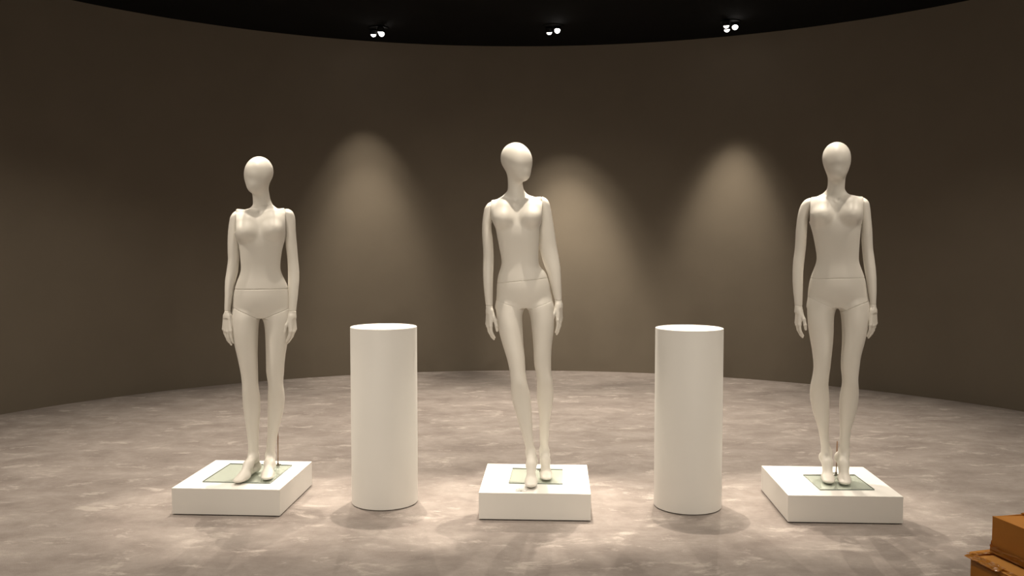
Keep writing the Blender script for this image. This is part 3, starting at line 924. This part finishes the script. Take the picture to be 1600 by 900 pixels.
def mannequin(key, label):
    F = FIGURES[key]
    t = thing('mannequin', label, 'mannequin', F['base'], F['yaw'], 'white abstract mannequins on the plinths')
    F['arm_top'] = {'L': F['armL'][-1][0], 'R': F['armR'][-1][0]}
    zh, zn, L = chest_frame(F)
    w0, w1 = F['waist']
    # torso with neck and head
    x0, x1 = bounds([r for r in F['torso'] if r[0] > min(w0[1], w1[1]) - 0.03], 0.02)
    hd = F['headpose']
    g = Grid((x0, -0.16, min(w0[1], w1[1]) - 0.012), (x1, 0.16, F['head']['top'][1] + 0.02), VOX)
    f = torso_field(g, F)
    f = smin(f, neck_head_field(g, F, hd), 0.020)
    sl, sr = F['seam']
    armpit = F['armpit']
    for sgn, sx in ((1, sl), (-1, sr)):
        c = sgn * (sx - g.x) + GAP - np.maximum(armpit - g.z, 0) * 1.2 + 0 * g.y
        f = np.maximum(f, c)
    f = np.maximum(f, -(plane_xz(g, w0, w1) - GAP))
    mesh_obj('torso', g.mesh(f, 'torso', 1), M_SKIN, t)
    # arms and hands
    for side, sx, sgn in (('L', sl, 1), ('R', sr, -1)):
        tb = F['arm' + side]
        a0, a1 = bounds(tb, 0.02)
        cut = F['wrist'][0 if side == 'L' else 1]
        g = Grid((a0, -0.12, cut - 0.01), (a1, 0.12, tb[-1][0] + 0.015), VOX)
        f = arm_field(g, F, side)
        c = sgn * (g.x - sx) + GAP - np.maximum(armpit + 0.01 - g.z, 0) * 1.2 + 0 * g.y
        f = np.maximum(f, c)
        f = np.maximum(f, (cut + GAP) - g.z)
        arm = mesh_obj('arm', g.mesh(f, 'arm', 1), M_SKIN, t)
        mesh_obj('hand', hand_mesh(F, side), M_SKIN, arm)
    # pelvis and legs share one field, divided by the joint planes
    lo = [r for r in F['torso'] if r[0] < max(w0[1], w1[1]) + 0.03]
    for part in ('pelvis', 0, 1):
        if part == 'pelvis':
            x0, x1 = bounds(lo, 0.02)
            g = Grid((x0, -0.13, min(F['hipL'][1][1], F['hipR'][0][1]) - 0.05), (x1, 0.16, max(w0[1], w1[1]) + 0.012), VOX)
        else:
            tb = F['legL' if part == 0 else 'legR']
            x0, x1 = bounds(tb, 0.03)
            ys = [p[1] for p in F['feet']['LR'[part]].values()]
            q = F['feet']['LR'[part]]
            x0 = min([x0] + [p[0] - 0.05 for p in q.values()])
            x1 = max([x1] + [p[0] + 0.05 for p in q.values()])
            hp = F['hipL'] if part == 0 else F['hipR']
            g = Grid((x0, min(-0.15, min(ys) - 0.05), -0.006), (x1, 0.16, max(hp[0][1], hp[1][1]) + 0.03), VOX)
        pz = max(zh - 0.02, 0)
        legs = [leg_field(g, F, i) if (part == 'pelvis' or part == i) else None for i in (0, 1)]
        zc = g.z
        tf = torso_field(g, F)
        f = tf
        kz = np.interp(zc, [zh + 0.01, zh + 0.08], [0.018, 0.004]).astype(np.float32)
        for l in legs:
            if l is not None:
                f = smin(f, l, kz)
        mid_x = F['pts']['crotch'][0]
        below = [(-plane_xz(g, *F[h])) for h in ('hipL', 'hipR')]        # positive below the joint line
        zone = [below[0] + 0 * g.y, below[1] + 0 * g.y]
        far = np.maximum(zh - 0.02 - g.z, 0) * 6.0                       # the middle plane only parts the legs at the crotch
        left_of = (mid_x - g.x) + 0 * g.y + 0 * g.z                      # positive on the left side
        if part == 'pelvis':
            cutl = np.minimum(zone[0], left_of)                          # inside left leg zone
            cutr = np.minimum(zone[1], -left_of)
            f = np.maximum(f, np.maximum(cutl + F['hip_gap'][0], cutr + F['hip_gap'][1]))
            f = np.maximum(f, plane_xz(g, w0, w1) + GAP)
            mesh_obj('pelvis', g.mesh(f, 'pelvis', 1), M_SKIN, t)
        else:
            if part == 0:
                inside = np.minimum(zone[0], left_of + far)
            else:
                inside = np.minimum(zone[1], -left_of + far)
            f = np.maximum(f, F['hip_gap'][part] - inside)
            mesh_obj('leg', g.mesh(f, 'leg', 1), M_SKIN, t)
    return t


def in_local(t, p):
    """world point to the frame of thing t (rotated about z only)"""
    c, s = math.cos(-t.rotation_euler.z), math.sin(-t.rotation_euler.z)
    x, y = p[0] - t.location.x, p[1] - t.location.y
    return (x * c - y * s, x * s + y * c, p[2] - t.location.z)


def base_plate(t, corners):
    pts = [in_local(t, (x, y, 0.15))[:2] for x, y in corners]
    o = bm_obj('base_plate', prism_bm(pts, -0.0058, 0.0), M_GLASS, t, label='thin clear glass base plate')
    o.data.materials.append(M_GLASS_EDGE)
    for p in o.data.polygons:
        if abs(p.normal.z) < 0.5:
            p.material_index = 1
    return o


def support_rod(t, foot, top, side=1):
    a, b = Vector(in_local(t, foot)), Vector(in_local(t, top))
    rod = bm_obj('support_rod', tube_bm([a, a.lerp(b, .5), b], 0.0030, 12), M_ROD, t, label='thin brown metal support rod', smooth=True)
    bm = lathe_bm([(0, 0), (0.010, 0), (0.010, 0.003), (0.006, 0.005), (0.006, 0.016), (0.004, 0.018), (0, 0.018)], 20)
    bmesh.ops.translate(bm, verts=bm.verts, vec=(a.x, a.y, 0))
    bm_obj('rod_socket', bm, M_STEEL, rod, label='small dark steel socket')
    s = tube_bm([(a.x - side * 0.004, a.y, 0.010), (a.x + side * 0.018, a.y - 0.005, 0.010)], 0.0028, 8)
    bm_obj('set_screw', s, M_STEEL, rod)
    return rod


FIGURES['left'].update(heels=False, hip_gap=(0.0, 0.0), armpit=1.382, hand_turn={'L': 0.75, 'R': 0.55}, curl={'L': (2, 16, 30), 'R': (14, 30, 42)},
                       arm_pose={'L': (-.010, .005, .022, .030, .034), 'R': (-.030, -.008, .018, .030, .034)},
                       headpose=(0.0235, -0.004, 1.7200, R(-27), 0.06, 0.985))
FIGURES['mid'].update(heels=True, hip_gap=(-0.0014, -0.0014), armpit=1.430, hand_turn={'L': 0.45, 'R': 0.40}, curl={'L': (6, 24, 36), 'R': (0, 12, 22)},
                      arm_pose={'L': (-.020, -.006, .018, .030, .034), 'R': (.020, .026, .034, .034, .034)},
                      headpose=(-0.1175, -0.006, 1.7875, R(42), 0.06, 1.015))
FIGURES['right'].update(heels=True, hip_gap=(-0.0014, 0.0), armpit=1.440, hand_turn={'L': 0.40, 'R': 0.60}, curl={'L': (6, 24, 36), 'R': (4, 20, 34)},
                        arm_pose={'L': (-.012, .004, .022, .030, .034), 'R': (-.006, .008, .026, .032, .034)},
                        headpose=(0.0165, -0.004, 1.7890, R(6), 0.06, 1.0))

man_l = mannequin('left', 'white faceless mannequin at left standing flat-footed, head turned to the left')
man_m = mannequin('mid', 'white faceless mannequin on the middle plinth, one foot forward, head turned right')
man_r = mannequin('right', 'white faceless mannequin at right on tiptoe, head facing forward')
base_plate(man_l, [(-1.716, 5.004), (-1.686, 5.409), (-1.306, 5.369), (-1.332, 4.971)])
base_plate(man_m, [(-0.017, 4.976), (0.004, 5.299), (0.295, 5.270), (0.278, 4.956)])
base_plate(man_r, [(1.660, 5.148), (1.954, 5.149), (1.946, 4.843), (1.653, 4.842)])
support_rod(man_l, (-1.383, 5.340, 0.155), (-1.360, 5.262, 0.43))
support_rod(man_m, (0.166, 5.215, 0.155), (0.190, 5.225, 0.40), -1)
support_rod(man_r, (1.845, 5.140, 0.155), (1.853, 5.155, 0.345), -1)


# ------------------------------------------------------------------ small clear plastic bag on the middle plinth
def clear_bag():
    rnd = random.Random(5)
    t = thing('plastic_bag', 'tiny clear plastic bag lying by the front foot on the middle plinth', 'bag', (0.050, 4.835, 0.1481), R(-6))
    bm = bmesh.new()
    nx, ny = 11, 8
    top, bot = [], []
    for i in range(nx):
        for j in range(ny):
            u, v = i / (nx - 1), j / (ny - 1)
            e = (4 * u * (1 - u) * 4 * v * (1 - v)) ** 0.5
            x, y = (u - .5) * 0.062 + rnd.uniform(-.001, .001), (v - .5) * 0.036 + rnd.uniform(-.001, .001)
            top.append(bm.verts.new((x, y, 0.0012 + e * (0.009 + rnd.uniform(-.003, .003)))))
            bot.append(bm.verts.new((x, y, 0.0006)))
    for i in range(nx - 1):
        for j in range(ny - 1):
            a, b, c, d = i * ny + j, (i + 1) * ny + j, (i + 1) * ny + j + 1, i * ny + j + 1
            bm.faces.new((top[a], top[b], top[c], top[d]))
            bm.faces.new((bot[d], bot[c], bot[b], bot[a]))
    ring = [i * ny for i in range(nx)] + [(nx - 1) * ny + j for j in range(1, ny)] + [i * ny + ny - 1 for i in range(nx - 2, -1, -1)] + [j for j in range(ny - 2, 0, -1)]
    for a, b in zip(ring, ring[1:] + ring[:1]):
        bm.faces.new((top[b], top[a], bot[a], bot[b]))
    bm_obj('film', bm, M_FILM, t)
    s = tube_bm([(-0.004, -0.016, 0.0025), (0.006, -0.015, 0.0025)], [0.0022, 0.0015], 8)
    bm_obj('screw', s, M_STEEL, t, label='small dark screw inside the bag')


clear_bag()


# ------------------------------------------------------------------ cardboard boxes at the lower right
def wavy_strip(p0, p1, width_vec, n, amp, seed, thick=0.0012):
    """a thin creased strip running from p0 to p1"""
    rnd = random.Random(seed)
    bm = bmesh.new()
    p0, p1, wv = Vector(p0), Vector(p1), Vector(width_vec)
    m = 5
    rows = []
    nrm = (p1 - p0).cross(wv).normalized()
    for i in range(n + 1):
        c = p0.lerp(p1, i / n)
        rows.append([bm.verts.new(c + wv * (j / m) + nrm * rnd.uniform(-amp, amp)) for j in range(m + 1)])
    for i in range(n):
        for j in range(m):
            bm.faces.new((rows[i][j], rows[i + 1][j], rows[i + 1][j + 1], rows[i][j + 1]))
    r = bmesh.ops.solidify(bm, geom=list(bm.faces), thickness=thick)
    return bm


def panel_bm(a, b, c, d, th=0.005):
    """a sheet with four corners, given a thickness"""
    bm = bmesh.new()
    bm.faces.new([bm.verts.new(p) for p in (a, b, c, d)])
    bmesh.ops.subdivide_edges(bm, edges=list(bm.edges), cuts=3, use_grid_fill=True)
    bmesh.ops.solidify(bm, geom=list(bm.faces), thickness=th)
    return bm


def carton(label, loc, rotz, w, d, h, top, seed):
    """box with its leftmost corner at loc; x runs along the long left face towards the camera side"""
    rnd = random.Random(seed)
    t = thing('cardboard_box', label, 'box', loc, rotz, 'cardboard boxes stacked at the right edge')
    th = 0.005
    for nm, b in (('side_panel', (0, w, 0, th, 0, h)), ('side_panel', (0, w, d - th, d, 0, h)),
                  ('side_panel', (0, th, th, d - th, 0, h)), ('side_panel', (w - th, w, th, d - th, 0, h)),
                  ('bottom_panel', (th, w - th, th, d - th, 0, th))):
        bm_obj(nm, box_bm(*b, 0.001, 1), M_CARD, t)
    return t


def build_boxes():
    # lower box: leftmost corner, long side running towards the right and the camera
    ang = R(-77)
    low = carton('lower open cardboard box at the right edge with torn amber tape on its flaps', (1.815, 3.555, 0.0), ang, 0.46, 0.36, 0.238, 0.0, 3)
    up = carton('upper closed cardboard box at the right edge, stacked on the other', (1.902, 3.566, 0.2555), ang, 0.42, 0.32, 0.1445, 0.0, 4)
    # closed top flaps of the upper box
    w, d, h = 0.42, 0.32, 0.1445
    bm_obj('top_flap', panel_bm((0, 0, h + .001), (w, 0, h + .001), (w, d * .495, h - .004), (0, d * .495, h - .006), 0.004), M_CARD, up, label='lighter closed top flap')
    bm_obj('top_flap', panel_bm((0, d, h + .001), (w, d, h + .001), (w, d * .505, h - .003), (0, d * .505, h - .004), 0.004), M_CARD, up)
    bm_obj('packing_tape', wavy_strip((-0.002, d * .5 - .024, h + .0035), (w, d * .5 - .024, h + .0035), (0, 0.048, 0), 14, 0.0006, 8, 0.0004), M_TAPE, up, label='amber packing tape strip')
    bm_obj('packing_tape', wavy_strip((-0.003, d * .5 - .024, h + .003), (-0.003, d * .5 - .024, h - .06), (0, 0.048, 0), 6, 0.0006, 9, 0.0004), M_TAPE, up)
    bm_obj('packing_tape', wavy_strip((-0.004, -0.004, 0.002), (w, -0.006, -0.004), (0, 0.0, 0.030), 26, 0.0014, 10, 0.0005), M_TAPE, up, label='amber tape along the bottom edge')
    bm_obj('packing_tape', wavy_strip((-0.012, 0.004, 0.000), (-0.006, 0.05, 0.004), (0.004, 0.0, 0.045), 8, 0.004, 11, 0.0005), M_TAPE, up, label='loose curled end of amber tape')
    # half-folded flaps and loose tape of the lower box
    w, d, h = 0.46, 0.36, 0.238
    bm_obj('top_flap', panel_bm((0, 0, h), (w, 0, h), (w - .02, 0.11, h + .012), (.02, 0.11, h + .010), 0.004), M_CARD_IN, low)
    bm_obj('top_flap', panel_bm((0, d, h), (w, d, h), (w - .02, d - .12, h + .010), (.02, d - .12, h + .008), 0.004), M_CARD_IN, low)
    bm_obj('top_flap', panel_bm((0, 0.004, h), (0, d - .004, h), (-.045, d - .03, h + .013), (-.030, 0.02, h + .012), 0.004), M_CARD_IN, low, label='end flap bent outwards')
    bm_obj('packing_tape', wavy_strip((-0.026, -0.010, h + .000), (0.16, -0.014, h + .001), (0.004, 0.034, 0.011), 18, 0.0028, 12, 0.0005), M_TAPE, low, label='torn crumpled amber tape')
    bm_obj('packing_tape', wavy_strip((0.03, -0.006, h - .012), (0.44, -0.008, h - .008), (0.0, 0.022, 0.018), 26, 0.0022, 13, 0.0005), M_TAPE, low, label='torn crumpled amber tape')
    bm_obj('packing_tape', wavy_strip((-0.040, 0.010, h + .006), (-0.016, 0.12, h + .008), (0.034, 0.006, 0.004), 10, 0.003, 14, 0.0005), M_TAPE, low, label='torn crumpled amber tape')
    bm_obj('packing_tape', wavy_strip((0.004, -0.0025, h - .001), (0.45, -0.0025, h - .001), (0, 0.0, -0.024), 20, 0.0003, 15, 0.0003), M_TAPE, low, label='pale tape strip along the upper edge')


build_boxes()
